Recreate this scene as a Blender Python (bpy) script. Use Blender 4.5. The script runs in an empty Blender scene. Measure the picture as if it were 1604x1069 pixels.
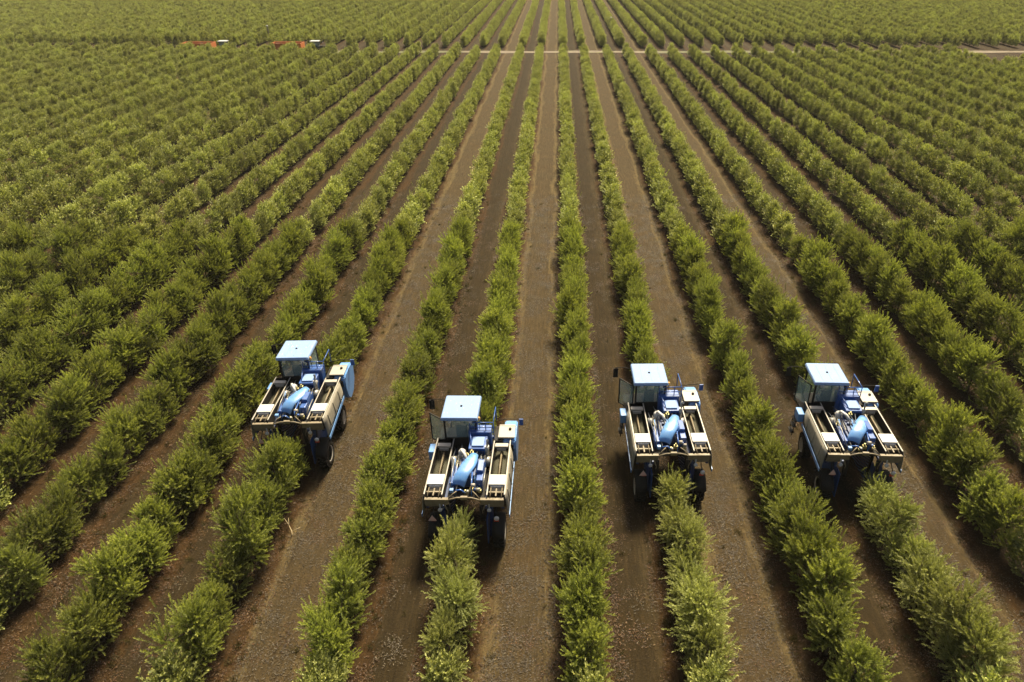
import bpy, bmesh, math, random
import numpy as np
from mathutils import Vector, Matrix, Euler

R = math.radians
SC = bpy.context.scene
COL = SC.collection
rng = np.random.default_rng(7)
random.seed(7)

# ------------------------------------------------------------------ camera
F_PX, V_H, X_VP = 1100.0, -110.0, 875.0            # measured on the 1604x1069 photograph
PITCH = math.atan((534.5 - V_H) / F_PX)
CAM_H = 20.9
cam_d = bpy.data.cameras.new('camera')
cam_d.lens = F_PX / 1604 * 36
cam_d.sensor_width = 36
cam_d.shift_x = -(X_VP - 802) / 1604
cam_d.clip_start = 0.5
cam_d.clip_end = 6000
cam = bpy.data.objects.new('camera', cam_d)
cam.location = (0, 0, CAM_H)
cam.rotation_euler = (math.pi / 2 - PITCH, 0, 0)
COL.objects.link(cam)
SC.camera = cam

# ------------------------------------------------------------------ world, sun, exposure
SUN_AZ, SUN_EL = R(16), R(55)                       # azimuth from +Y (along the rows) towards +X
w = bpy.data.worlds.new('World')
SC.world = w
w.use_nodes = True
nt = w.node_tree
nt.nodes.clear()
wo = nt.nodes.new('ShaderNodeOutputWorld')
bg = nt.nodes.new('ShaderNodeBackground')
sky = nt.nodes.new('ShaderNodeTexSky')
sky.sky_type = 'NISHITA'
sky.sun_disc = False
sky.sun_elevation = SUN_EL
sky.sun_rotation = SUN_AZ
sky.air_density = 1.0
sky.dust_density = 7.0
sky.ozone_density = 0.6
bg.inputs['Strength'].default_value = 0.06
nt.links.new(sky.outputs[0], bg.inputs['Color'])
nt.links.new(bg.outputs[0], wo.inputs['Surface'])

sd = bpy.data.lights.new('sun', 'SUN')
sd.energy = 5.0
sd.angle = R(13)
sd.color = (1.0, 0.89, 0.64)
sun = bpy.data.objects.new('sun', sd)
to_sun = Vector((math.sin(SUN_AZ) * math.cos(SUN_EL), math.cos(SUN_AZ) * math.cos(SUN_EL), math.sin(SUN_EL)))
sun.rotation_euler = to_sun.to_track_quat('Z', 'Y').to_euler()
sun.location = (30, 30, 60)
COL.objects.link(sun)

SC.view_settings.view_transform = 'Standard'
SC.view_settings.look = 'None'
SC.view_settings.exposure = 1.15
SC.view_settings.gamma = 1
SC.render.film_transparent = False

# ------------------------------------------------------------------ rows of the orchard
ROW0, PERIOD, NARROW = 0.88, 8.14, 3.75
LEFT0, RIGHT0, SPL, SPR = ROW0 - 2 * PERIOD, ROW0 + 2 * PERIOD, 3.95, 4.02
def row_x(i):
    if i < -4: return LEFT0 + (i + 4) * SPL
    if i > 4: return RIGHT0 + (i - 4) * SPR
    return ROW0 + PERIOD * (i // 2) + (NARROW if i % 2 else 0.0)
ROAD_Y0, ROAD_SLOPE = 148.5, 0.0                 # headland road, slightly skewed to the rows
def road_y(x):
    return ROAD_Y0 + ROAD_SLOPE * x

def project(x, y, z):
    """pixel in the 1604x1069 photograph and depth of a point"""
    ct, st = math.cos(PITCH), math.sin(PITCH)
    h = CAM_H - z
    zc = y * ct + h * st
    return X_VP + F_PX * x / zc, 534.5 + F_PX * (-y * st + h * ct) / zc, zc

# ------------------------------------------------------------------ materials
def new_mat(name):
    m = bpy.data.materials.new(name)
    m.use_nodes = True
    n = m.node_tree
    n.nodes.clear()
    return m, n, n.nodes.new('ShaderNodeOutputMaterial')

def ramp(n, stops, interp='LINEAR'):
    r = n.nodes.new('ShaderNodeValToRGB')
    cr = r.color_ramp
    cr.interpolation = interp
    while len(cr.elements) > 1:
        cr.elements.remove(cr.elements[-1])
    cr.elements[0].position = stops[0][0]
    cr.elements[0].color = (*stops[0][1], 1)
    for p, c in stops[1:]:
        e = cr.elements.new(p)
        e.color = (*c, 1)
    return r

def mixc(n, fac, a, b, blend='MIX'):
    m = n.nodes.new('ShaderNodeMix')
    m.data_type = 'RGBA'
    m.blend_type = blend
    for sock, v in ((m.inputs[0], fac), (m.inputs[6], a), (m.inputs[7], b)):
        if hasattr(v, 'type') and hasattr(v, 'links'):
            n.links.new(v, sock)
        elif isinstance(v, (int, float)):
            sock.default_value = v
        else:
            sock.default_value = (*v, 1)
    return m.outputs[2]

def noise(n, vec, scale, detail=4, rough=0.6):
    t = n.nodes.new('ShaderNodeTexNoise')
    t.inputs['Scale'].default_value = scale
    t.inputs['Detail'].default_value = detail
    t.inputs['Roughness'].default_value = rough
    if vec is not None:
        n.links.new(vec, t.inputs['Vector'])
    return t.outputs[0]

def maprange(n, v, a, b, c=0.0, d=1.0):
    m = n.nodes.new('ShaderNodeMapRange')
    n.links.new(v, m.inputs[0])
    for i, x in enumerate((a, b, c, d)):
        m.inputs[i + 1].default_value = x
    return m.outputs[0]

def math2(n, op, a, b=None):
    m = n.nodes.new('ShaderNodeMath')
    m.operation = op
    for i, v in enumerate((a, b)):
        if v is None:
            continue
        if isinstance(v, (int, float)):
            m.inputs[i].default_value = v
        else:
            n.links.new(v, m.inputs[i])
    return m.outputs[0]

def leaf_material(name, ramp_stops, sheen=0.35, trans=0.36, pale=0.35):
    m, n, out = new_mat(name)
    at = n.nodes.new('ShaderNodeAttribute')
    at.attribute_name = 'leaf_tone'                 # per-leaf value: old leaf .. young shoot; in crowns also painted inner shade
    oi = n.nodes.new('ShaderNodeObjectInfo')
    ge = n.nodes.new('ShaderNodeNewGeometry')
    r = ramp(n, ramp_stops)
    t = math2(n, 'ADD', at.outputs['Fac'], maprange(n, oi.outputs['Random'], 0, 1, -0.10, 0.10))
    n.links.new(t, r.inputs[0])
    hs = n.nodes.new('ShaderNodeHueSaturation')
    n.links.new(r.outputs[0], hs.inputs['Color'])
    n.links.new(maprange(n, oi.outputs['Random'], 0, 1, 0.488, 0.51), hs.inputs['Hue'])
    n.links.new(maprange(n, math2(n, 'FRACT', math2(n, 'MULTIPLY', oi.outputs['Random'], 7.3)), 0, 1, 0.78, 1.20), hs.inputs['Value'])
    # paler underside of the olive leaf
    under = mixc(n, pale, hs.outputs[0], (0.28, 0.30, 0.14))
    colr = mixc(n, ge.outputs['Backfacing'], hs.outputs[0], under)
    b = n.nodes.new('ShaderNodeBsdfPrincipled')
    n.links.new(colr, b.inputs['Base Color'])
    b.inputs['Roughness'].default_value = 0.55
    b.inputs['Specular IOR Level'].default_value = sheen
    tr = n.nodes.new('ShaderNodeBsdfTranslucent')
    n.links.new(mixc(n, 1.0, colr, (1.25, 1.3, 0.55), 'MULTIPLY'), tr.inputs['Color'])
    mx = n.nodes.new('ShaderNodeMixShader')
    mx.inputs[0].default_value = trans
    n.links.new(b.outputs[0], mx.inputs[1])
    n.links.new(tr.outputs[0], mx.inputs[2])
    n.links.new(mx.outputs[0], out.inputs['Surface'])
    return m

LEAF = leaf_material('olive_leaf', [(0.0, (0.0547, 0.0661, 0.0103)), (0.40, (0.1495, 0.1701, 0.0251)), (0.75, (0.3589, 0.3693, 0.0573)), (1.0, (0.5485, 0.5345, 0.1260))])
LEAF_PALE = leaf_material('olive_leaf_shaken', [(0.0, (0.1060, 0.1135, 0.0269)), (0.45, (0.2329, 0.2418, 0.0626)), (0.8, (0.4234, 0.4247, 0.1342)), (1.0, (0.5824, 0.5627, 0.2327))])
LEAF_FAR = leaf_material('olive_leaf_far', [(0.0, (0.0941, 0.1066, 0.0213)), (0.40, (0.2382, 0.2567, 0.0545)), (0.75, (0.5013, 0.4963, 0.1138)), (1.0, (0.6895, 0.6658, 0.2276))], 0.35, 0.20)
GRASSM = leaf_material('dry_weed', [(0.0, (0.0372, 0.0403, 0.0087)), (0.5, (0.0558, 0.0484, 0.0136)), (1.0, (0.0930, 0.0682, 0.0279))], 0.2, 0.2, 0.0)

def simple_mat(name, colr, rough=0.5, metal=0.0, wear=0.25, wear_col=None, scale=6.0, coat=0.0, spec=0.5, bump=0.0):
    m, n, out = new_mat(name)
    tc = n.nodes.new('ShaderNodeTexCoord')
    oi = n.nodes.new('ShaderNodeObjectInfo')
    va = n.nodes.new('ShaderNodeVectorMath')
    n.links.new(tc.outputs['Object'], va.inputs[0])
    cv = n.nodes.new('ShaderNodeCombineXYZ')
    n.links.new(math2(n, 'MULTIPLY', oi.outputs['Random'], 37.0), cv.inputs[0])
    n.links.new(cv.outputs[0], va.inputs[1])
    nz = noise(n, va.outputs[0], scale, 6, 0.65)
    nz2 = noise(n, va.outputs[0], scale * 7, 3, 0.6)
    wc = wear_col or tuple(c * 0.55 for c in colr)
    f = math2(n, 'MULTIPLY', maprange(n, nz, 0.42, 0.72), wear * 2)
    c1 = mixc(n, f, colr, wc)
    c2 = mixc(n, maprange(n, nz2, 0.55, 0.8, 0, wear), c1, (0.17, 0.12, 0.07))
    b = n.nodes.new('ShaderNodeBsdfPrincipled')
    n.links.new(c2, b.inputs['Base Color'])
    b.inputs['Metallic'].default_value = metal
    n.links.new(maprange(n, nz, 0.3, 0.7, max(0.05, rough - 0.12), min(1, rough + 0.15)), b.inputs['Roughness'])
    b.inputs['Coat Weight'].default_value = coat
    b.inputs['Specular IOR Level'].default_value = spec
    if bump:
        bp = n.nodes.new('ShaderNodeBump')
        bp.inputs['Strength'].default_value = bump
        bp.inputs['Distance'].default_value = 0.02
        n.links.new(nz2, bp.inputs['Height'])
        n.links.new(bp.outputs[0], b.inputs['Normal'])
    n.links.new(b.outputs[0], out.inputs['Surface'])
    return m

M = {
    'blue': simple_mat('blue_paint', (0.0195, 0.0780, 0.2808), 0.38, wear=0.22, coat=0.25, wear_col=(0.0468, 0.0858, 0.1872)),
    'skyblue': simple_mat('light_blue_paint', (0.1014, 0.2496, 0.5304), 0.34, wear=0.16, coat=0.3, wear_col=(0.2184, 0.2964, 0.4056)),
    'navy': simple_mat('dark_blue_paint', (0.012, 0.035, 0.12), 0.45, wear=0.3),
    'roofwhite': simple_mat('pale_roof_paint', (0.1862, 0.2840, 0.4839), 0.62, wear=0.2, spec=0.25, wear_col=(0.2607, 0.3103, 0.3812)),
    'cream': simple_mat('cream_paint', (0.3120, 0.2808, 0.2262), 0.45, wear=0.30, wear_col=(0.3588, 0.3120, 0.2496)),
    'panel': simple_mat('dusty_panel', (0.27, 0.24, 0.185), 0.5, wear=0.35, wear_col=(0.17, 0.14, 0.09)),
    'tan': simple_mat('dusty_steel', (0.1872, 0.1443, 0.0819), 0.6, wear=0.35, wear_col=(0.0936, 0.0741, 0.0390)),
    'galv': simple_mat('galvanised_steel', (0.3588, 0.3432, 0.3042), 0.42, metal=0.55, wear=0.25),
    'dark': simple_mat('black_steel', (0.016, 0.015, 0.014), 0.75, wear=0.3, wear_col=(0.04, 0.032, 0.022), spec=0.2),
    'rubber': simple_mat('tyre_rubber', (0.012, 0.011, 0.010), 0.8, wear=0.45, wear_col=(0.035, 0.026, 0.018), spec=0.2, bump=0.3),
    'rim': simple_mat('rim_paint', (0.60, 0.56, 0.50), 0.5, wear=0.2, wear_col=(0.36, 0.30, 0.24)), #(0.5148, 0.4680, 0.4056), 0.5, wear=0.3, wear_col=(0.2808, 0.2262, 0.1716)),
    'seat': simple_mat('seat_fabric', (0.03, 0.035, 0.05), 0.85, wear=0.1),
    'red': simple_mat('red_reflector', (0.55, 0.06, 0.03), 0.3, wear=0.05),
    'triangle': simple_mat('faded_triangle', (0.62, 0.40, 0.33), 0.5, wear=0.1),
    'amber': simple_mat('amber_plastic', (0.80, 0.42, 0.10), 0.25, wear=0.02),
    'hose': simple_mat('hose_rubber', (0.02, 0.025, 0.035), 0.5, wear=0.2),
    'brass': simple_mat('yellow_zinc', (0.42, 0.36, 0.15), 0.4, metal=0.4, wear=0.2),
    'orange': simple_mat('orange_paint', (0.6500, 0.1875, 0.0440), 0.6, wear=0.2, wear_col=(0.4680, 0.1625, 0.0550), scale=2.5),
    'bark': simple_mat('olive_bark', (0.11, 0.085, 0.055), 0.9, wear=0.4, scale=9, spec=0.1, bump=0.6),
    'deadwood': simple_mat('dead_wood', (0.42, 0.33, 0.20), 0.85, wear=0.25, scale=12, spec=0.1),
    'white': simple_mat('white_plastic', (0.4836, 0.4680, 0.4368), 0.4, wear=0.12),
    'sign': simple_mat('rough_olives', (0.0400, 0.0360, 0.0120), 0.7, wear=0.4, scale=30, bump=0.8),
}
def glass_mat():
    m, n, out = new_mat('cab_glass')
    b = n.nodes.new('ShaderNodeBsdfPrincipled')
    b.inputs['Base Color'].default_value = (0.30, 0.40, 0.38, 1)
    b.inputs['Roughness'].default_value = 0.05
    b.inputs['Alpha'].default_value = 0.35
    b.inputs['Specular IOR Level'].default_value = 0.8
    n.links.new(b.outputs[0], out.inputs['Surface'])
    return m
M['glass'] = glass_mat()

# ------------------------------------------------------------------ mesh helpers
class MB:
    """collects boxes, tubes and lathes; build() links them as ONE mesh object"""
    def __init__(s):
        s.bm = bmesh.new()
    def _xf(s, verts, mat):
        for v in verts:
            v.co = mat @ v.co
    def box(s, lo, hi, rot=None, bev=0.0, taper=None):
        lo, hi = Vector(lo), Vector(hi)
        r = bmesh.ops.create_cube(s.bm, size=1)
        vs = r['verts']
        c, d = (lo + hi) / 2, hi - lo
        for v in vs:
            if taper and v.co.z > 0:
                v.co.x *= taper[0]; v.co.y *= taper[1]
            v.co = Vector((v.co.x * d.x, v.co.y * d.y, v.co.z * d.z))
        if bev > 0:
            es = list({e for v in vs for e in v.link_edges})
            g = bmesh.ops.bevel(s.bm, geom=es, offset=bev, segments=2, affect='EDGES', profile=0.6)
            vs = g['verts']
        m = Matrix.Translation(c)
        if rot:
            m = m @ Euler(rot).to_matrix().to_4x4()
        s._xf(vs, m)
        return s
    def tube(s, pts, r, seg=8, cap=True):
        pts = [Vector(p) for p in pts]
        rs = r if isinstance(r, (list, tuple)) else [r] * len(pts)
        rings = []
        up = Vector((0.13, 0.21, 0.97)).normalized()
        for i, p in enumerate(pts):
            t = (pts[min(i + 1, len(pts) - 1)] - pts[max(i - 1, 0)]).normalized()
            a = t.cross(up)
            if a.length < 0.1:
                a = t.cross(Vector((1, 0, 0)))
            a.normalize()
            b = t.cross(a).normalized()
            rings.append([s.bm.verts.new(p + rs[i] * (math.cos(2 * math.pi * k / seg) * a + math.sin(2 * math.pi * k / seg) * b)) for k in range(seg)])
        for i in range(len(rings) - 1):
            for k in range(seg):
                f = s.bm.faces.new((rings[i][k], rings[i][(k + 1) % seg], rings[i + 1][(k + 1) % seg], rings[i + 1][k]))
                f.smooth = True
        if cap:
            s.bm.faces.new(rings[0][::-1])
            s.bm.faces.new(rings[-1])
        return s
    def lathe(s, prof, c, axis='X', seg=28):
        """prof: list of (offset along axis, radius), closed ring of quads"""
        c = Vector(c)
        ax = {'X': Vector((1, 0, 0)), 'Y': Vector((0, 1, 0)), 'Z': Vector((0, 0, 1))}[axis]
        u = Vector((0, 1, 0)) if axis != 'Y' else Vector((1, 0, 0))
        v = ax.cross(u)
        rings = [[s.bm.verts.new(c + ax * o + r * (math.cos(2 * math.pi * k / seg) * u + math.sin(2 * math.pi * k / seg) * v)) for k in range(seg)] for o, r in prof]
        for i in range(len(rings) - 1):
            for k in range(seg):
                f = s.bm.faces.new((rings[i][k], rings[i][(k + 1) % seg], rings[i + 1][(k + 1) % seg], rings[i + 1][k]))
                f.smooth = True
        if prof[0][1] > 0.001:
            s.bm.faces.new(rings[0][::-1])
        if prof[-1][1] > 0.001:
            s.bm.faces.new(rings[-1])
        return s
    def prism(s, poly, axis, a, b):
        """poly of 2D points extruded along axis from a to b (axis X: poly = (y,z); Y: (x,z); Z: (x,y))"""
        def P(p, t):
            return {'X': (t, p[0], p[1]), 'Y': (p[0], t, p[1]), 'Z': (p[0], p[1], t)}[axis]
        A = [s.bm.verts.new(P(p, a)) for p in poly]
        B = [s.bm.verts.new(P(p, b)) for p in poly]
        n = len(poly)
        for k in range(n):
            s.bm.faces.new((A[k], A[(k + 1) % n], B[(k + 1) % n], B[k]))
        s.bm.faces.new(A[::-1]); s.bm.faces.new(B)
        return s
    def sheet(s, rows, th):
        """grid of points given thickness th along the face normals"""
        g = [[s.bm.verts.new(p) for p in r] for r in rows]
        fs = []
        for i in range(len(g) - 1):
            for j in range(len(g[0]) - 1):
                f = s.bm.faces.new((g[i][j], g[i][j + 1], g[i + 1][j + 1], g[i + 1][j]))
                f.smooth = True
                fs.append(f)
        bmesh.ops.recalc_face_normals(s.bm, faces=fs)
        bmesh.ops.solidify(s.bm, geom=fs, thickness=th)
        return s
    def ball(s, c, r, sub=2, sc=(1, 1, 1)):
        g = bmesh.ops.create_icosphere(s.bm, subdivisions=sub, radius=r)
        for v in g['verts']:
            v.co = Vector((v.co.x * sc[0], v.co.y * sc[1], v.co.z * sc[2])) + Vector(c)
        for v in g['verts']:
            for f in v.link_faces:
                f.smooth = True
        return s
    def build(s, name, mat, parent=None, mirror=False):
        bmesh.ops.recalc_face_normals(s.bm, faces=s.bm.faces[:])
        me = bpy.data.meshes.new(name)
        s.bm.to_mesh(me)
        s.bm.free()
        me.materials.append(mat)
        o = bpy.data.objects.new(name, me)
        COL.objects.link(o)
        if parent:
            o.parent = parent
        return o

def tag(o, label=None, cat=None, group=None, kind=None):
    if label: o['label'] = label
    if cat: o['category'] = cat
    if group: o['group'] = group
    if kind: o['kind'] = kind
    return o

def empty(name, loc=(0, 0, 0), rz=0.0, parent=None):
    o = bpy.data.objects.new(name, None)
    o.empty_display_size = 0.3
    COL.objects.link(o)
    o.location = loc
    o.rotation_euler = (0, 0, rz)
    if parent: o.parent = parent
    return o

def copy_tree(o, parent=None):
    c = o.copy()
    COL.objects.link(c)
    c.parent = parent
    for ch in list(o.children):
        copy_tree(ch, c)
    return c

def np_mesh(name, verts, faces_n, faces, mats, attr=None):
    """verts (N,3); faces (F,k) all of k corners"""
    me = bpy.data.meshes.new(name)
    F, k = faces.shape
    me.vertices.add(len(verts)); me.loops.add(F * k); me.polygons.add(F)
    me.vertices.foreach_set('co', verts.astype(np.float32).ravel())
    me.loops.foreach_set('vertex_index', faces.astype(np.int32).ravel())
    me.polygons.foreach_set('loop_start', np.arange(0, F * k, k, dtype=np.int32))
    if attr:
        for an, (dom, vals) in attr.items():
            a = me.attributes.new(an, 'FLOAT', dom)
            a.data.foreach_set('value', vals.astype(np.float32))
    me.update(calc_edges=True)
    me.validate()
    for m in mats:
        me.materials.append(m)
    return me

# ------------------------------------------------------------------ the ground
# soil height across the rows: low berms at the tree rows, shallow wheel ruts in the alleys
def row_phase(x):
    return np.mod((x - ROW0) / PERIOD, 1.0)
def row_dist(x):
    x = np.asarray(x, dtype=float)
    t = row_phase(x) * PERIOD
    d = np.minimum(np.minimum(np.abs(t), np.abs(t - PERIOD)), np.abs(t - NARROW))
    lt, rt = np.mod(x - LEFT0, SPL), np.mod(x - RIGHT0, SPR)
    d = np.where(x < LEFT0, np.minimum(lt, SPL - lt), d)
    return np.where(x > RIGHT0, np.minimum(rt, SPR - rt), d)
def berm(x):
    d = row_dist(x)
    return 0.10 * np.exp(-(d / 0.62) ** 2) - 0.06 * np.exp(-((d - 1.15) / 0.2) ** 2)
def grid_mesh(xs, ys, zf):
    X, Y = np.meshgrid(xs, ys)
    Z = zf(X, Y)
    v = np.stack([X, Y, Z], -1).reshape(-1, 3)
    nx, ny = len(xs), len(ys)
    i = np.arange((nx - 1) * (ny - 1))
    a = (i // (nx - 1)) * nx + i % (nx - 1)
    return v, np.stack([a, a + 1, a + nx + 1, a + nx], -1)

def soil_material():
    m, n, out = new_mat('orchard_soil')
    tc = n.nodes.new('ShaderNodeTexCoord')
    sep = n.nodes.new('ShaderNodeSeparateXYZ')
    n.links.new(tc.outputs['Object'], sep.inputs[0])
    mp = n.nodes.new('ShaderNodeMapping')
    mp.inputs['Scale'].default_value = (1.0, 0.16, 1.0)
    n.links.new(tc.outputs['Object'], mp.inputs[0])
    wob = maprange(n, noise(n, mp.outputs[0], 0.9, 3), 0.3, 0.7, -0.28, 0.28)
    wob2 = maprange(n, noise(n, tc.outputs['Object'], 3.2, 4, 0.7), 0.3, 0.7, -0.16, 0.16)
    x = math2(n, 'ADD', math2(n, 'ADD', sep.outputs[0], wob), wob2)
    t = math2(n, 'FRACT', math2(n, 'ADD', math2(n, 'DIVIDE', math2(n, 'SUBTRACT', x, ROW0), PERIOD), 100.0))
    def P(d): return d / PERIOD
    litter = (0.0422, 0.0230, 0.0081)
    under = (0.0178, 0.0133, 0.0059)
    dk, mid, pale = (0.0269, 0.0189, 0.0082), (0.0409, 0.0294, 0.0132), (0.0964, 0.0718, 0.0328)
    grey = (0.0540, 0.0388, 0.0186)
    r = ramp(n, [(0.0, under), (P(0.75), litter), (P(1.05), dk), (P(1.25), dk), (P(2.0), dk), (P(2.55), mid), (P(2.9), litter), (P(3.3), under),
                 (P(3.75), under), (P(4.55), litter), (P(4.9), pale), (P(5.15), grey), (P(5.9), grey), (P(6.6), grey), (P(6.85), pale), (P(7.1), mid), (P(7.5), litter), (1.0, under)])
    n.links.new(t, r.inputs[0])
    base_c = r.outputs[0]
    for x0_, sp_, op in ((LEFT0, SPL, 'LESS_THAN'), (RIGHT0, SPR, 'GREATER_THAN')):
        tt = math2(n, 'FRACT', math2(n, 'ADD', math2(n, 'DIVIDE', math2(n, 'SUBTRACT', x, x0_), sp_), 100.0))
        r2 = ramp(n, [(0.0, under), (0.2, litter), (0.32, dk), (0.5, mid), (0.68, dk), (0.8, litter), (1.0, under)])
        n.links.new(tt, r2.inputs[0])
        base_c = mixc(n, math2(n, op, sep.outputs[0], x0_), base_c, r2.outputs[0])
    # the mottling of dry leaves, dust and clods
    fine = noise(n, tc.outputs['Object'], 14, 8, 0.75)
    fine2 = noise(n, tc.outputs['Object'], 42, 4, 0.7)
    big = noise(n, tc.outputs['Object'], 0.35, 4, 0.6)
    c = mixc(n, maprange(n, fine, 0.45, 0.68), base_c, mixc(n, 1.0, base_c, (0.55, 0.53, 0.50), 'MULTIPLY'))
    mp2 = n.nodes.new('ShaderNodeMapping')
    mp2.inputs['Scale'].default_value = (3.6, 0.35, 1.0)
    n.links.new(tc.outputs['Object'], mp2.inputs[0])
    streak = noise(n, mp2.outputs[0], 2.2, 5, 0.7)
    c = mixc(n, maprange(n, streak, 0.50, 0.68, 0, 0.55), c, mixc(n, 1.0, c, (1.9, 1.8, 1.7), 'MULTIPLY'))
    c = mixc(n, maprange(n, streak, 0.46, 0.32, 0, 0.6), c, mixc(n, 1.0, c, (0.5, 0.47, 0.45), 'MULTIPLY'))
    c = mixc(n, maprange(n, fine2, 0.56, 0.72, 0, 0.35), c, (0.092, 0.064, 0.038))
    c = mixc(n, maprange(n, big, 0.35, 0.7, 0.0, 0.5), c, mixc(n, 1.0, c, (1.08, 0.95, 0.80), 'MULTIPLY'))
    # far side of the headland road: bare pale track
    b = n.nodes.new('ShaderNodeBsdfPrincipled')
    n.links.new(c, b.inputs['Base Color'])
    b.inputs['Roughness'].default_value = 0.95
    b.inputs['Specular IOR Level'].default_value = 0.1
    bp = n.nodes.new('ShaderNodeBump')
    bp.inputs['Strength'].default_value = 0.9
    bp.inputs['Distance'].default_value = 0.06
    n.links.new(math2(n, 'ADD', fine, math2(n, 'MULTIPLY', fine2, 0.5)), bp.inputs['Height'])
    n.links.new(bp.outputs[0], b.inputs['Normal'])
    n.links.new(b.outputs[0], out.inputs['Surface'])
    return m
SOIL = soil_material()

def wavy(X, Y):
    return 0.025 * np.sin(X * 2.3 + 1.7 * np.sin(Y * 0.9)) * np.sin(Y * 1.7 + np.sin(X * 3.1)) + 0.012 * np.sin(X * 7.1 + Y * 5.3) * np.sin(Y * 6.1 - X * 2.0)
xs = np.concatenate([[-4000, -1500, -700, -350, -200], np.arange(-150, -36, 0.9), np.arange(-36, 36, 0.16), np.arange(36, 150, 0.9), [150, 200, 350, 700, 1500, 4000]])
ys = np.concatenate([[-1500, -300, -60, -20], np.arange(0, 60, 0.35), np.arange(60, 140, 3.0), np.arange(140, 300, 10.0), [320, 500, 900, 1800, 4500]])
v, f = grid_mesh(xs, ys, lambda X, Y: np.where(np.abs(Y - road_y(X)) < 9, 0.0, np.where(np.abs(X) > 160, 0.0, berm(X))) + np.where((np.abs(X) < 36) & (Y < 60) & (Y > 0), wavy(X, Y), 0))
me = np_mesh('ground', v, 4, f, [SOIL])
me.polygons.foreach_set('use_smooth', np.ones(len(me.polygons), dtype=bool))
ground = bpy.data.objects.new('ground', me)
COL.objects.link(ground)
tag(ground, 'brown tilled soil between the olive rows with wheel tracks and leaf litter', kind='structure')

def road_material():
    m, n, out = new_mat('headland_dust')
    tc = n.nodes.new('ShaderNodeTexCoord')
    c = mixc(n, maprange(n, noise(n, tc.outputs['Object'], 1.1, 5), 0.35, 0.7), (0.20, 0.155, 0.10), (0.12, 0.09, 0.053))
    c = mixc(n, maprange(n, noise(n, tc.outputs['Object'], 0.3, 5), 0.52, 0.66), c, (0.17, 0.16, 0.06))
    # weeds have closed over the track except in the middle and at the far right
    sp = n.nodes.new('ShaderNodeSeparateXYZ')
    n.links.new(tc.outputs['Object'], sp.inputs[0])
    ragged = math2(n, 'ADD', sp.outputs[0], maprange(n, noise(n, tc.outputs['Object'], 0.5, 4), 0.3, 0.7, -4, 4))
    bare = math2(n, 'ADD', maprange(n, math2(n, 'ABSOLUTE', ragged), 17, 21, 1, 0), maprange(n, ragged, 76, 79, 0, 1))
    c = mixc(n, bare, (0.075, 0.070, 0.022), mixc(n, 1.0, c, (0.72, 0.70, 0.66), 'MULTIPLY'))
    b = n.nodes.new('ShaderNodeBsdfPrincipled')
    n.links.new(c, b.inputs['Base Color'])
    b.inputs['Roughness'].default_value = 0.95
    n.links.new(b.outputs[0], out.inputs['Surface'])
    return m
rx = np.arange(-320, 321, 1.0)
rv, rf = grid_mesh(rx, np.linspace(-1, 1, 5), lambda X, Y: 0.05 + 0.06 * (1 - Y * Y))
rv[:, 1] = road_y(rv[:, 0]) + rv[:, 1] * (1.35 + 0.25 * np.sin(rv[:, 0] * 0.4)) + 0.3 * np.sin(rv[:, 0] * 0.23)
me = np_mesh('headland_track', rv, 4, rf, [road_material()])
road = bpy.data.objects.new('headland_track', me)
COL.objects.link(road)
tag(road, 'pale dusty headland track crossing between the two olive blocks', kind='structure')

# ------------------------------------------------------------------ olive trees
def unit(a):
    return a / np.maximum(np.linalg.norm(a, axis=-1, keepdims=True), 1e-6)

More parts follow.
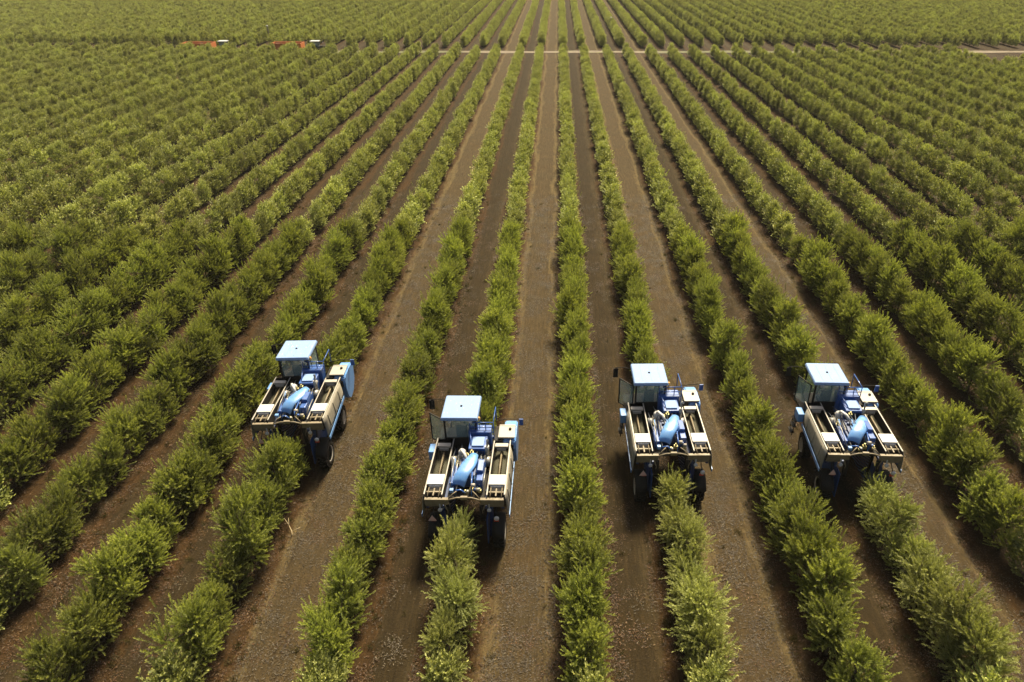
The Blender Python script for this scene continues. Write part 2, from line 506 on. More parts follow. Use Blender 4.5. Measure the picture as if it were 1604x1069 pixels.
def crown_arrays(seed, n_lobes=10, shoots=30, leaves=34, leaf=(0.088, 0.026), loose=0.0):
    """leaves set along many upright shoots that spring from lobes of the crown"""
    g = np.random.default_rng(seed)
    H = 2.35
    # lobe centres inside an uneven egg
    th = g.uniform(0, 2 * np.pi, n_lobes) ; zz = np.linspace(0.55, 2.0, n_lobes) + g.uniform(-0.15, 0.15, n_lobes)
    rr = np.sqrt(g.uniform(0.05, 1, n_lobes)) * np.where(zz > 1.85, 0.6, 1.0)
    C = np.stack([rr * np.cos(th) * 0.42, rr * np.sin(th) * 0.60, zz], -1)
    LR = g.uniform(0.30, 0.42, n_lobes)
    base, tip, cr = [], [], []
    for c, lr in zip(C, LR):
        d = unit(g.normal(size=(shoots, 3)) + np.array([0, 0, 0.25]))
        outw = unit(np.array([c[0], c[1], (c[2] - 1.3) * 0.6]) + 1e-3)
        d = unit(d + 0.45 * outw)
        start = c + d * lr * g.uniform(0.15, 0.75, (shoots, 1))
        dirn = unit(d * (0.75 + 0.3 * loose) + np.array([0, 0, 0.85]) + g.normal(size=(shoots, 3)) * (0.16 + 0.22 * loose))
        L = g.uniform(0.28, 0.66, (shoots, 1)) * (1 + 0.25 * loose)
        base.append(start); tip.append(start + dirn * L)
    base, tip = np.concatenate(base), np.concatenate(tip)
    # low skirt so that neighbouring trees close into a hedge
    nsk = shoots * 2
    a = g.uniform(0, 2 * np.pi, nsk)
    s0 = np.stack([0.40 * np.cos(a), 0.66 * np.sin(a), g.uniform(0.3, 0.8, nsk)], -1) * g.uniform(0.5, 1, (nsk, 1)) ** [1]
    s1 = s0 + unit(np.stack([np.cos(a) * 0.8, np.sin(a) * 0.8, g.uniform(0.1, 0.9, nsk)], -1)) * g.uniform(0.25, 0.42, (nsk, 1))
    base, tip = np.concatenate([base, s0]), np.concatenate([tip, s1])
    # a few leaders that stand out above the outline
    nl = 14
    ld = np.stack([g.normal(0, 0.26, nl), g.normal(0, 0.36, nl), g.uniform(1.9, 2.45, nl)], -1)
    le = ld + unit(np.stack([g.normal(0, 0.25, nl), g.normal(0, 0.25, nl), np.ones(nl)], -1)) * g.uniform(0.35, 0.6, (nl, 1))
    base, tip = np.concatenate([base, ld]), np.concatenate([tip, le])
    S = len(base)
    ax = unit(tip - base)
    t = np.tile(np.linspace(0.04, 1.0, leaves), (S, 1)) + g.uniform(-0.02, 0.02, (S, leaves))
    # slight droop/curve of the shoot
    P = base[:, None] + (tip - base)[:, None] * t[..., None]
    side = unit(np.cross(ax, g.normal(size=(S, 3))))
    P += side[:, None] * (t[..., None] ** 2) * g.uniform(-0.08, 0.08, (S, 1, 1))
    phi = g.uniform(0, 2 * np.pi, (S, leaves))
    s2 = np.cross(ax, side)
    rad = side[:, None] * np.cos(phi)[..., None] + s2[:, None] * np.sin(phi)[..., None]
    ld = unit(ax[:, None] * g.uniform(0.8, 1.3, (S, leaves, 1)) + rad * 0.6 + g.normal(size=(S, leaves, 3)) * 0.15)
    wd = unit(np.cross(ld, unit(g.normal(size=(S, leaves, 3)))))
    ll = leaf[0] * g.uniform(0.7, 1.25, (S, leaves, 1)) * np.where(t[..., None] > 0.9, 0.75, 1)
    ww = leaf[1] * g.uniform(0.8, 1.2, (S, leaves, 1))
    A = P; B = P + ld * ll * 0.5 + wd * ww / 2; Cc = P + ld * ll; D = P + ld * ll * 0.5 - wd * ww / 2
    V = np.stack([A, B, Cc, D], 2).reshape(-1, 3)
    V[:, 2] = np.maximum(V[:, 2], 0.16)
    n = S * leaves
    Fc = np.arange(n * 4).reshape(n, 4)
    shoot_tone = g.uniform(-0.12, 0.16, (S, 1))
    tone = 0.26 + shoot_tone + 0.62 * np.clip(t - 0.40, 0, 1) + g.normal(0, 0.09, (S, leaves))  # young growth at tips; darker bases also paint shade inside the crown
    return V, Fc, np.clip(tone, 0, 1).ravel(), (C, base)

def make_crown(name, seed, mat, **kw):
    V, Fc, tone, info = crown_arrays(seed, **kw)
    return np_mesh(name, V, 4, Fc, [mat], {'leaf_tone': ('FACE', tone)}), info

def trunk_mesh(seed, info):
    g = random.Random(seed)
    m = MB()
    C, base = info
    top = Vector((g.uniform(-.06, .06), g.uniform(-.06, .06), 0.55))
    m.tube([(0, 0, -0.1), (g.uniform(-.03, .03), 0.01, 0.25), top], [0.075, 0.055, 0.045], 7)
    lead = Vector((g.uniform(-.08, .08), g.uniform(-.1, .1), 1.9))
    m.tube([top, top.lerp(lead, 0.5) + Vector((0.04, -0.03, 0)), lead], [0.045, 0.032, 0.012], 6)
    for c in C:
        c = Vector(c)
        s = top.lerp(lead, max(0.0, min(0.75, (c.z - 0.75) / 1.6)))
        mid = s.lerp(c, 0.5) + Vector((g.uniform(-.05, .05), g.uniform(-.05, .05), -0.04))
        m.tube([s, mid, c], [0.026, 0.018, 0.010], 5)
        for k in range(3):
            e = c + Vector((g.uniform(-.3, .3), g.uniform(-.3, .3), g.uniform(0.1, .35)))
            m.tube([c, c.lerp(e, .5) + Vector((0, 0, .02)), e], [0.010, 0.007, 0.004], 4)
    bmesh.ops.recalc_face_normals(m.bm, faces=m.bm.faces[:])
    me = bpy.data.meshes.new('trunk')
    m.bm.to_mesh(me); m.bm.free()
    me.materials.append(M['bark'])
    return me

N_VAR = 12
crowns, trunks, pale_crowns = [], [], []
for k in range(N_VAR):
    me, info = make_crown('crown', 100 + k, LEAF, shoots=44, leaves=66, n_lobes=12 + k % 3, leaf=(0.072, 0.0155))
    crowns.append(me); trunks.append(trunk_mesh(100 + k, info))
for k in range(6):
    me, info = make_crown('crown', 300 + k, LEAF_PALE, shoots=38, leaves=52, n_lobes=12 + k % 3, loose=0.7, leaf=(0.080, 0.017))
    pale_crowns.append((me, trunk_mesh(300 + k, info)))

# harvesters: row index, distance of the rear axle
HARV = [(-3, 24.6), (-1, 19.95), (1, 22.5), (3, 22.5)]

# every tree position of the near block
SP = 1.5
near = []
for i in range(-60, 61):
    x0 = row_x(i)
    ph = {(-3): 24.6 - 1.15, (-1): 19.95 - 1.15, 1: 22.5 - 1.15, 3: 22.5 - 1.15}.get(i, float(rng.uniform(0, SP)))
    yend = road_y(x0) - (2.7 if x0 < -25 else 5.0) if x0 < 76 else 131.0 + (rng.uniform(-1.5, 1.5))
    k0 = math.floor((4 - ph) / SP)
    hv = dict(HARV).get(i)
    for k in range(k0, int((yend - ph) / SP) + 1):
        y = ph + k * SP
        if y > yend: break
        if hv is not None and hv - 0.45 < y < hv + 4.9:
            continue
        jx, jy, sc, u1, u2 = rng.normal(0, 0.09), rng.normal(0, 0.12), rng.uniform(0.84, 1.14), rng.uniform(), rng.uniform()
        if hv is not None: jy *= 0.4
        if u1 < 0.012 and y > 45: continue                      # a missing tree here and there
        if u1 > 0.94: sc *= 0.82
        if hv is not None and abs(y - (hv - 1.15)) < 0.3: sc = 0.84
        near.append((i, x0 + jx, y + jy, sc, u1, u2, hv is not None and y < hv))
def in_view(x, y, z=1.3, m=0):
    px, py, zc = project(x, y, z)
    return -m <= px <= 1604 + m and -m <= py <= 1069 + m
vis = [t for t in near if in_view(t[1], t[2])]
vis.sort(key=lambda t: project(t[1], t[2], 1.2)[2])
solo = vis[:300]
solo_set = {(t[1], t[2]) for t in solo}

ROWNAME = {-3: None, -1: None, 1: None, 3: None,
           -2: 'row between the leftmost and second harvesters', 0: 'row between the second and third harvesters',
           2: 'row between the third and rightmost harvesters'}
ORD = ['zeroth', 'first', 'second', 'third', 'fourth', 'fifth', 'sixth', 'seventh', 'eighth', 'ninth', 'tenth', 'eleventh', 'twelfth', 'thirteenth',
       'fourteenth', 'fifteenth', 'sixteenth', 'seventeenth', 'eighteenth', 'nineteenth', 'twentieth']
def ordw(n):
    if n <= 20: return ORD[n]
    tens = {2: 'twenty', 3: 'thirty', 4: 'forty', 5: 'fifty'}[n // 10]
    return tens + '-' + ORD[n % 10] if n % 10 else {2: 'twentieth', 3: 'thirtieth', 4: 'fortieth', 5: 'fiftieth'}[n // 10]
HN = {-3: 'leftmost', -1: 'second', 1: 'third', 3: 'rightmost'}
HY = dict(HARV)
byrow = {}
for t in solo: byrow.setdefault(t[0], []).append(t)
labels = {}
for i, ts in byrow.items():
    ts.sort(key=lambda t: t[2])
    if i in HN:
        back = [t for t in ts if t[2] < HY[i]][::-1]
        front = [t for t in ts if t[2] > HY[i]]
        for n, t in enumerate(back, 1):
            labels[(t[1], t[2])] = f'{"green" if i == -3 else "pale shaken"} olive tree, {ordw(n)} behind the {HN[i]} harvester in the row it straddles'
        for n, t in enumerate(front, 1):
            labels[(t[1], t[2])] = f'green olive tree, {ordw(n)} ahead of the {HN[i]} harvester in the row it straddles'
        continue
    if i in ROWNAME: rn = ROWNAME[i]
    elif i < -3: rn = f'{ordw(-3 - i)} row left of the leftmost harvester'
    else: rn = f'{ordw(i - 3)} row right of the rightmost harvester'
    for n, t in enumerate(ts, 1):
        labels[(t[1], t[2])] = f'{ordw(n)} olive tree from the near end of the {rn}'
for t in solo:
    i, x, y, sc, u1, u2, done = t
    gz = float(berm(np.array(x)))
    root = empty('olive_tree', (x, y, gz - 0.02), math.pi * (u2 > 0.5) + (u1 - 0.5) * 0.7)
    root.scale = (sc * (1.04 + 0.16 * (u2 - 0.5)), sc * 1.22, sc * (0.92 + 0.2 * u1))
    if done and i != -3:
        cm, tm = pale_crowns[int(u2 * 6) % 6]
    else:
        k = int(u2 * 997) % N_VAR
        cm, tm = crowns[k], trunks[k]
    c = bpy.data.objects.new('crown', cm); COL.objects.link(c); c.parent = root
    tr = bpy.data.objects.new('trunk', tm); COL.objects.link(tr); tr.parent = root
    tag(root, labels[(x, y)], 'olive tree', 'olive trees standing in the planted rows')

# the thousands of other trees: one object, instanced crowns on a point mesh
def scatter(name, pts, variants, label, cat=None, kind='stuff', sxy=None):
    """pts: (N,3) positions, (N,) scale, (N,) rot, (N,) variant; variants: list of meshes"""
    P, S, A, K = pts
    me = bpy.data.meshes.new(name)
    me.vertices.add(len(P))
    me.vertices.foreach_set('co', np.asarray(P, dtype=np.float32).ravel())
    for an, typ, vals in (('sc', 'FLOAT', S), ('rz', 'FLOAT', A), ('vi', 'INT', K)):
        a = me.attributes.new(an, typ, 'POINT')
        a.data.foreach_set('value', np.asarray(vals, dtype=np.int32 if typ == 'INT' else np.float32))
    me.update()
    for m in {v.materials[0].name: v.materials[0] for v in variants}.values():
        me.materials.append(m)
    o = bpy.data.objects.new(name, me)
    COL.objects.link(o)
    ng = bpy.data.node_groups.new(name, 'GeometryNodeTree')
    ng.interface.new_socket('Geometry', in_out='INPUT', socket_type='NodeSocketGeometry')
    ng.interface.new_socket('Geometry', in_out='OUTPUT', socket_type='NodeSocketGeometry')
    gi, go = ng.nodes.new('NodeGroupInput'), ng.nodes.new('NodeGroupOutput')
    g2i = ng.nodes.new('GeometryNodeGeometryToInstance')
    for k, vm in enumerate(variants):
        src = bpy.data.objects.new(name + '_shape', vm)         # never linked into the scene
        oi = ng.nodes.new('GeometryNodeObjectInfo')
        oi.inputs['Object'].default_value = src
        oi.inputs['As Instance'].default_value = False
        ng.links.new(oi.outputs['Geometry'], g2i.inputs[0])
    order = {}
    iop = ng.nodes.new('GeometryNodeInstanceOnPoints')
    def attr(nm, dt):
        a = ng.nodes.new('GeometryNodeInputNamedAttribute')
        a.data_type = dt
        a.inputs[0].default_value = nm
        return a.outputs[0]
    ng.links.new(gi.outputs[0], iop.inputs['Points'])
    ng.links.new(g2i.outputs[0], iop.inputs['Instance'])
    iop.inputs['Pick Instance'].default_value = True
    ng.links.new(attr('vi', 'INT'), iop.inputs['Instance Index'])
    cx = ng.nodes.new('ShaderNodeCombineXYZ')
    ng.links.new(attr('rz', 'FLOAT'), cx.inputs[2])
    ng.links.new(cx.outputs[0], iop.inputs['Rotation'])
    if sxy:
        vs = ng.nodes.new('ShaderNodeVectorMath')
        vs.operation = 'SCALE'
        wa = me.attributes.new('wx', 'FLOAT', 'POINT')
        wa.data.foreach_set('value', np.interp(np.abs(P[:, 0]), [12, 30], [sxy[0] * 1.25, sxy[0]]).astype(np.float32))
        cw = ng.nodes.new('ShaderNodeCombineXYZ')
        ng.links.new(attr('wx', 'FLOAT'), cw.inputs[0])
        cw.inputs[1].default_value, cw.inputs[2].default_value = sxy[1], sxy[2]
        ng.links.new(cw.outputs[0], vs.inputs[0])
        ng.links.new(attr('sc', 'FLOAT'), vs.inputs['Scale'])
        ng.links.new(vs.outputs[0], iop.inputs['Scale'])
    else:
        ng.links.new(attr('sc', 'FLOAT'), iop.inputs['Scale'])
    ng.links.new(iop.outputs[0], go.inputs[0])
    md = o.modifiers.new('scatter', 'NODES')
    md.node_group = ng
    tag(o, label, cat, kind=kind)
    return o

mid_vars, far_vars = [], []
for k in range(12):
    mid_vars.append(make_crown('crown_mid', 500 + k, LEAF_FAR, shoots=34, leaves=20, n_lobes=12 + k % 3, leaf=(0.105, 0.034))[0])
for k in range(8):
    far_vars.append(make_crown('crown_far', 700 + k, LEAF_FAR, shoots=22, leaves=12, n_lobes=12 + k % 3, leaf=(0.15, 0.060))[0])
rest = [t for t in near if (t[1], t[2]) not in solo_set and in_view(t[1], t[2], 1.3, 420 if t[2] > 30 else 260)]
far = []
for i in range(-95, 96):
    x0 = row_x(i)
    y = road_y(x0) + 6.0 + float(rng.uniform(0, 0.8))
    while y < 330:
        if in_view(x0, y, 1.5, 350):
            far.append((i, x0 + rng.normal(0, 0.10), y + rng.normal(0, 0.12), rng.uniform(0.92, 1.28), rng.uniform(), rng.uniform(), False))
        y += SP
print('trees', len(solo), len(rest), len(far))
allr = rest + far
P = np.array([(t[1], t[2], 0.06) for t in allr])
S = np.array([0.4 * 0.98 + 0.6 * t[3] * (0.96 if t[2] < 140 else 1.02) for t in allr])
A = np.array([math.pi * (t[5] > 0.5) + (t[4] - 0.5) * 0.4 for t in allr])
K = np.array([(int(t[5] * 997) % 12) if t[2] < 85 else 12 + int(t[5] * 997) % 8 for t in allr])
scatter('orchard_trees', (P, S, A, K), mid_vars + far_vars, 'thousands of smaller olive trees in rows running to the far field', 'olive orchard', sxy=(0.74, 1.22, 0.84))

# ------------------------------------------------------------------ ground cover: clods, litter and weeds
def clod_mesh(seed, mat, flat=0.5):
    g = np.random.default_rng(seed)
    bm = bmesh.new()
    bmesh.ops.create_icosphere(bm, subdivisions=1, radius=1)
    for vv in bm.verts:
        vv.co *= float(g.uniform(0.65, 1.2)); vv.co.z *= flat
    me = bpy.data.meshes.new('clod'); bm.to_mesh(me); bm.free()
    me.materials.append(mat)
    return me
CLOD = [clod_mesh(k, simple_mat('clod_soil', c, 0.95, wear=0.35, scale=3, spec=0.1)) for k, c in enumerate([(0.0372, 0.0260, 0.0155), (0.0620, 0.0446, 0.0279), (0.0279, 0.0186, 0.0105), (0.0930, 0.0682, 0.0422)])]
def rand_ground(n, ymax, xf):
    out = []
    while len(out) < n:
        u = rng.uniform(0, 1, 4000)
        y = 10 + (ymax - 10) * u ** 1.5
        x = rng.uniform(-60, 60, 4000)
        keep = np.abs(x) < 8 + y * 0.85
        t = row_phase(x) * PERIOD
        t = np.where((x < LEFT0) | (x > RIGHT0), 0.5, t)
        d = row_dist(x)
        keep &= rng.uniform(0, 1, 4000) < xf(d, t)
        out.extend(zip(x[keep], y[keep]))
    a = np.array(out[:n])
    return a[:, 0], a[:, 1]
x, y = rand_ground(8000, 60, lambda d, t: np.where(d < 0.9, 0.5, 0.9))
scatter('soil_clods', (np.stack([x, y, berm(x) + wavy(x, y)], -1), rng.uniform(0.012, 0.036, len(x)) ** 1.0, rng.uniform(0, 6.28, len(x)), rng.integers(0, 4, len(x))),
        CLOD, 'loose clods of dry earth and stones scattered over the alleys', 'soil clods')

def tuft_mesh(seed, n, h, spread, mat, lean=0.5, wdt=0.012):
    g = np.random.default_rng(seed)
    b = np.stack([g.normal(0, spread, n), g.normal(0, spread, n), np.zeros(n)], -1)
    d = unit(np.stack([g.normal(0, lean, n), g.normal(0, lean, n), g.uniform(0.3, 1, n)], -1))
    L = g.uniform(0.4, 1, (n, 1)) * h
    s = unit(np.cross(d, g.normal(size=(n, 3))))
    V = np.stack([b - s * wdt / 2, b + s * wdt / 2, b + d * L + s * wdt * .3, b + d * L - s * wdt * .3], 1).reshape(-1, 3)
    V[:, 2] = np.maximum(V[:, 2], 0.0)
    return np_mesh('tuft', V, 4, np.arange(n * 4).reshape(n, 4), [mat], {'leaf_tone': ('FACE', g.uniform(0.1, 1, n))})
def litter_mesh(seed, mat):
    g = np.random.default_rng(seed)
    n = 60
    c = np.stack([g.normal(0, 0.22, n), g.normal(0, 0.22, n), g.uniform(0.005, 0.03, n)], -1)
    a = g.uniform(0, 6.28, n)
    l = np.stack([np.cos(a), np.sin(a), g.normal(0, 0.25, n)], -1) * g.uniform(0.02, 0.05, (n, 1))
    s = np.stack([-np.sin(a), np.cos(a), g.normal(0, 0.25, n)], -1) * g.uniform(0.008, 0.014, (n, 1))
    V = np.stack([c - l, c + s, c + l, c - s], 1).reshape(-1, 3)
    return np_mesh('litter', V, 4, np.arange(n * 4).reshape(n, 4), [mat], {'leaf_tone': ('FACE', g.uniform(0, 1, n))})
LIT = leaf_material('dead_leaf', [(0.0, (0.0310, 0.0149, 0.0062)), (0.5, (0.0620, 0.0298, 0.0112)), (1.0, (0.1116, 0.0620, 0.0248))], 0.2, 0.0, 0.0)
STRAW = leaf_material('straw', [(0.0, (0.0310, 0.0223, 0.0136)), (0.5, (0.0527, 0.0397, 0.0248)), (1.0, (0.0930, 0.0713, 0.0446))], 0.2, 0.0, 0.0)
x, y = rand_ground(9000, 62, lambda d, t: np.where(d < 1.25, 0.85, 0.10))
scatter('leaf_litter', (np.stack([x, y, berm(x) + wavy(x, y) + 0.004], -1), rng.uniform(0.7, 1.3, len(x)), rng.uniform(0, 6.28, len(x)), rng.integers(0, 4, len(x))),
        [litter_mesh(k, LIT) for k in range(4)], 'reddish brown fallen olive leaves lying along the foot of the rows', 'leaf litter')
x, y = rand_ground(3500, 62, lambda d, t: np.where((d > 1.0) & (t > NARROW), 0.9, 0.12))
scatter('dry_straw', (np.stack([x, y, berm(x) + wavy(x, y) + 0.004], -1), rng.uniform(0.7, 1.3, len(x)), rng.uniform(0, 6.28, len(x)), rng.integers(0, 4, len(x))),
        [litter_mesh(20 + k, STRAW) for k in range(4)], 'pale crushed prunings and straw on the driven alleys', 'straw')
x, y = rand_ground(2600, 60, lambda d, t: np.where((d > 0.5) & (d < 1.2), 0.8, 0.06))
scatter('weeds', (np.stack([x, y, berm(x) + wavy(x, y)], -1), rng.uniform(0.5, 1.2, len(x)), rng.uniform(0, 6.28, len(x)), rng.integers(0, 4, len(x))),
        [tuft_mesh(k, 46, 0.2, 0.07, GRASSM) for k in range(4)], 'low dry weeds along the edges of the rows', 'weeds')

# ------------------------------------------------------------------ olive harvester
def make_wheel(root, x, y, r, wdt, side):
    m = MB()
    h = wdt / 2
    m.lathe([(-h * .8, r * .56), (-h, r * .66), (-h * .96, r * .88), (-h * .7, r * .955), (0, r * .97), (h * .7, r * .955), (h * .96, r * .88), (h, r * .66), (h * .8, r * .56)], (0, 0, 0), 'X', 36)
    for k in range(22):                                          # chevron lugs
        a = 2 * math.pi * k / 22
        for s in (-1, 1):
            aa = a + (0 if s < 0 else math.pi / 22)
            mat = Matrix.Rotation(aa, 4, 'X') @ Matrix.Translation((s * h * .46, 0, r * .965)) @ Matrix.Rotation(s * R(28), 4, 'Z')
            g = bmesh.ops.create_cube(m.bm, size=1)['verts']
            for vtx in g:
                vtx.co = mat @ Vector((vtx.co.x * h * .98, vtx.co.y * .055, vtx.co.z * .10))
    wh = m.build('wheel', M['rubber'], root)
    wh.location = (x, y, r)
    rm = MB()
    rm.lathe([(side * h * .80, r * .02), (side * h * .80, r * .16), (side * h * .62, r * .20), (side * h * .58, r * .42), (side * h * .78, r * .53), (side * h * .92, r * .60), (side * h * .80, r * .63)], (0, 0, 0), 'X', 28)
    rm.lathe([(-side * h * .6, r * .50), (-side * h * .84, r * .585)], (0, 0, 0), 'X', 28)
    for k in range(8):
        a = 2 * math.pi * k / 8
        rm.lathe([(side * h * .58, .022), (side * h * .74, .020)], (0, r * .30 * math.cos(a), r * .30 * math.sin(a)), 'X', 6)
    rm.build('rim', M['rim'], wh)
    return wh

def make_harvester():
    T = empty('olive_harvester')
    # wheels and their legs
    for sx in (-1, 1):
        make_wheel(T, sx * 1.22, 0.0, 0.60, 0.44, sx)
        make_wheel(T, sx * 1.20, 2.75, 0.56, 0.40, sx)
        for yy, rr in ((0.0, 0.60), (2.75, 0.56)):
            m = MB()
            m.box((sx * 0.93 - 0.07, yy - 0.13, rr - 0.16), (sx * 0.93 + 0.07, yy + 0.13, 1.75), bev=0.015)
            m.tube([(sx * 0.93, yy, 1.2), (sx * 0.93, yy, 1.95)], 0.095, 12)
            m.box((sx * 0.96 - 0.12, yy - 0.11, rr - 0.11), (sx * 0.96 + 0.12, yy + 0.11, rr + 0.11), bev=0.02)
            m.build('wheel_leg', M['navy'], T)
    for sx in (-1, 1):                                           # inner crop guards seen as blue uprights
        MB().box((sx * 0.80 - 0.018, -0.42, 0.35), (sx * 0.80 + 0.018, 3.6, 1.6), bev=0.01).build('inner_guard', M['blue'], T)
    # picking head between the legs
    m = MB()
    for sx in (-1, 1):
        for k in range(9):
            z = 0.75 + k * 0.14
            m.tube([(sx * 0.70, 0.5, z), (sx * 0.46, 0.9, z), (sx * 0.30, 1.6, z), (sx * 0.44, 2.5, z), (sx * 0.70, 2.9, z)], 0.018, 6)
        m.box((sx * 0.74 - 0.03, 0.4, 0.6), (sx * 0.74 + 0.03, 0.52, 2.2))
        m.box((sx * 0.74 - 0.03, 2.86, 0.6), (sx * 0.74 + 0.03, 2.98, 2.2))
    m.build('picking_head', M['dark'], T)
    # main frame
    m = MB()
    for sx in (-1, 1):
        m.box((sx * 0.78 - 0.06, -0.34, 2.08), (sx * 0.78 + 0.06, 4.3, 2.22), bev=0.012)
        m.box((sx * 1.42 - 0.05, -0.30, 2.06), (sx * 1.42 + 0.05, 3.5, 2.18), bev=0.012)
        for yy in (0.9, 2.2, 3.3):
            m.box((sx * 1.10 - 0.27, yy - 0.05, 2.07), (sx * 1.10 + 0.27, yy + 0.05, 2.17))
    for yy in (0.55, 1.6, 2.9, 3.9):
        m.box((-0.72, yy - 0.06, 2.10), (0.72, yy + 0.06, 2.21), bev=0.01)
    for yy in (0.5, 3.0):
        for sx in (-1, 1):
            m.box((sx * 0.78 - 0.05, yy - 0.05, 1.3), (sx * 0.78 + 0.05, yy + 0.05, 2.08))
    m.build('frame', M['navy'], T)
    # rear beam, arched over the row
    m = MB()
    for sx in (-1, 1):
        m.box((min(sx * 0.60, sx * 1.48), -0.43, 2.36), (max(sx * 0.60, sx * 1.48), -0.36, 2.58), bev=0.01)
        m.box((min(sx * 0.60, sx * 1.48), -0.46, 2.58), (max(sx * 0.60, sx * 1.48), -0.33, 2.63), bev=0.008)
        m.tube([(sx * 0.78, -0.40, 2.42), (sx * 0.55, -0.42, 2.60), (sx * 0.28, -0.42, 2.69), (0, -0.42, 2.70)], 0.033, 8)
        m.tube([(sx * 0.60, -0.40, 2.60), (sx * 0.42, -0.30, 2.78), (sx * 0.30, -0.18, 2.80)], 0.022, 7)
        m.tube([(sx * 0.78, -0.38, 2.36), (sx * 0.66, -0.36, 2.0), (sx * 0.72, -0.33, 1.45)], 0.03, 8)
    m.box((-0.13, -0.47, 2.62), (0.13, -0.37, 2.76), bev=0.015)
    m.build('rear_beam', M['tan'], T)
    # dark rubber flaps hanging in the tunnel mouth
    for sx in (-1, 1):
        rows = []
        for k in range(6):
            z = 2.34 - k * 0.17
            rows.append([(sx * (0.74 - 0.05 * j), -0.36 + 0.03 * math.sin(j * 2 + k), z) for j in range(5)])
        MB().sheet(rows, 0.012).build('crop_flap', M['rubber'], T)
    # hoppers with auger, lid and rear bracket
    for sx in (-1, 1):
        x0, x1 = sx * 0.84, sx * 1.50
        h = empty('hopper', parent=T)
        m = MB()
        a, b = min(x0, x1), max(x0, x1)
        m.box((a, -0.34, 2.22), (b, 3.05, 2.26))                               # floor
        m.box((x0 - 0.018, -0.34, 2.26), (x0 + 0.018, 3.05, 2.72))              # inner wall
        m.box((x1 - 0.022, -0.34, 2.26), (x1 + 0.022, 3.05, 2.74))              # outer wall
        m.box((a + 0.02, 3.03, 2.26), (b - 0.02, 3.06, 2.70))
        h2 = m.build('hopper_body', M['dark'], h)
        # make 'hopper' itself the part and its pieces sub-parts
        m = MB()
        m.box((x0 - 0.022, -0.30, 2.722), (x0 + 0.022, 3.05, 2.745), bev=0.006)
        m.box((x1 - 0.025, -0.30, 2.742), (x1 + 0.025, 3.05, 2.765), bev=0.006)
        m.build('hopper_rim', M['cream'], h)
        m = MB()
        xc = (x0 + x1) / 2
        m.tube([(xc, 0.7, 2.52), (xc, 2.55, 2.54)], 0.035, 10)
        for k in range(14):
            m.lathe([(-0.006, 0.075), (0.006, 0.075)], (xc, 0.95 + k * 0.118, 2.45), 'Y', 12)
        m.build('auger', M['tan'], h)
        hr = random.Random(int(sx) + 5)
        MB().sheet([[(a + 0.03 + (b - a - .06) * j / 6, 0.8 + 2.2 * i / 12, 2.33 + 0.07 * math.sin(math.pi * j / 6) + hr.uniform(-.02, .03)) for j in range(7)] for i in range(13)], .02).build('olive_heap', M['sign'], h)
        m = MB()
        m.box((a + 0.02, 0.18, 2.75), (b - 0.02, 0.74, 2.83), bev=0.02)
        m.box((a + 0.10, 0.14, 2.60), (b - 0.10, 0.22, 2.76), bev=0.01)
        m.build('hopper_lid', M['white'], h)
        m = MB()
        m.box((a + 0.06, 2.44, 2.72), (b - 0.06, 2.66, 2.82), bev=0.02)
        m.box((a + 0.14, 2.40, 2.60), (b - 0.14, 2.60, 2.72), bev=0.02)
        m.build('spreader_box', M['cream'], h)
        m = MB()                                                               # rear discharge hood
        m.box((a + 0.02, -0.36, 2.20), (b - 0.02, -0.32, 2.60))
        m.box((xc - 0.025, -0.30, 2.66), (xc + 0.025, 0.16, 2.70))
        m.box((a + 0.05, -0.10, 2.62), (b - 0.05, -0.04, 2.68))
        m.tube([(a + 0.12, -0.33, 2.68), (a + 0.12, 0.28, 2.72)], 0.02, 7)
        m.tube([(b - 0.12, -0.33, 2.68), (b - 0.12, 0.28, 2.72)], 0.02, 7)
        m.build('rear_bracket', M['tan'], h)
        # sloping outer sheet
        rows = []
        for k in range(7):
            yy = -0.36 + k * 0.49
            rows.append([(sx * (1.53 + 0.20 * u - 0.12 * u * u), yy, 2.72 - 0.98 * u + (0.22 * u * (k / 6.0))) for u in (0, .25, .5, .75, 1)])
        pnl = MB().sheet(rows, 0.02).build('side_panel', M['panel'], T)
        m = MB()
        m.box((sx * 1.66 - 0.012, -0.34, 1.74), (sx * 1.66 + 0.012, 2.5, 1.90), rot=(R(4), 0, 0))
        m.build('trim_strip', M['skyblue'], pnl)
        for yy in (0.2, 1.1, 2.0):
            MB().box((sx * 1.60 - 0.014, yy - .02, 2.0), (sx * 1.60 + 0.03, yy + .02, 2.6), rot=(0, -sx * R(9), 0)).build('stiffener', M['panel'], pnl)
    # rounded front pod on the right side (tank)
    m = MB()
    prof = [(2.95, 2.1), (2.85, 2.4), (2.95, 2.70), (3.15, 2.80), (3.85, 2.80), (4.35, 2.70), (4.52, 2.45), (4.40, 1.75), (3.95, 1.32), (3.35, 1.25), (3.02, 1.55)]
    m.prism(prof, 'X', 1.18, 1.72)
    bmesh.ops.bevel(m.bm, geom=[e for e in m.bm.edges], offset=0.05, segments=3, affect='EDGES')
    tank = m.build('fuel_tank', M['skyblue'], T)
    MB().box((0.98, 2.98, 2.79), (1.66, 3.85, 2.87), bev=0.03).build('tank_cover', M['cream'], tank)
    m = MB()
    m.box((1.25, 2.80, 2.25), (1.62, 2.855, 2.6), bev=0.02)
    m.box((0.80, 2.90, 2.30), (1.17, 3.9, 2.75), bev=0.03)
    m.build('tank_box', M['dark'], tank)
    MB().lathe([(0, .06), (.06, .06), (.075, .04)], (1.45, 3.5, 2.87), 'Z', 14).build('filler_cap', M['dark'], tank)
    # engine deck in the middle
    m = MB()
    m.box((-0.70, -0.02, 2.24), (0.70, 3.25, 2.34), bev=0.01)
    m.build('engine_deck', M['dark'], T)
    m = MB()
    m.box((-0.42, 0.55, 2.34), (0.46, 1.75, 2.78), bev=0.04)
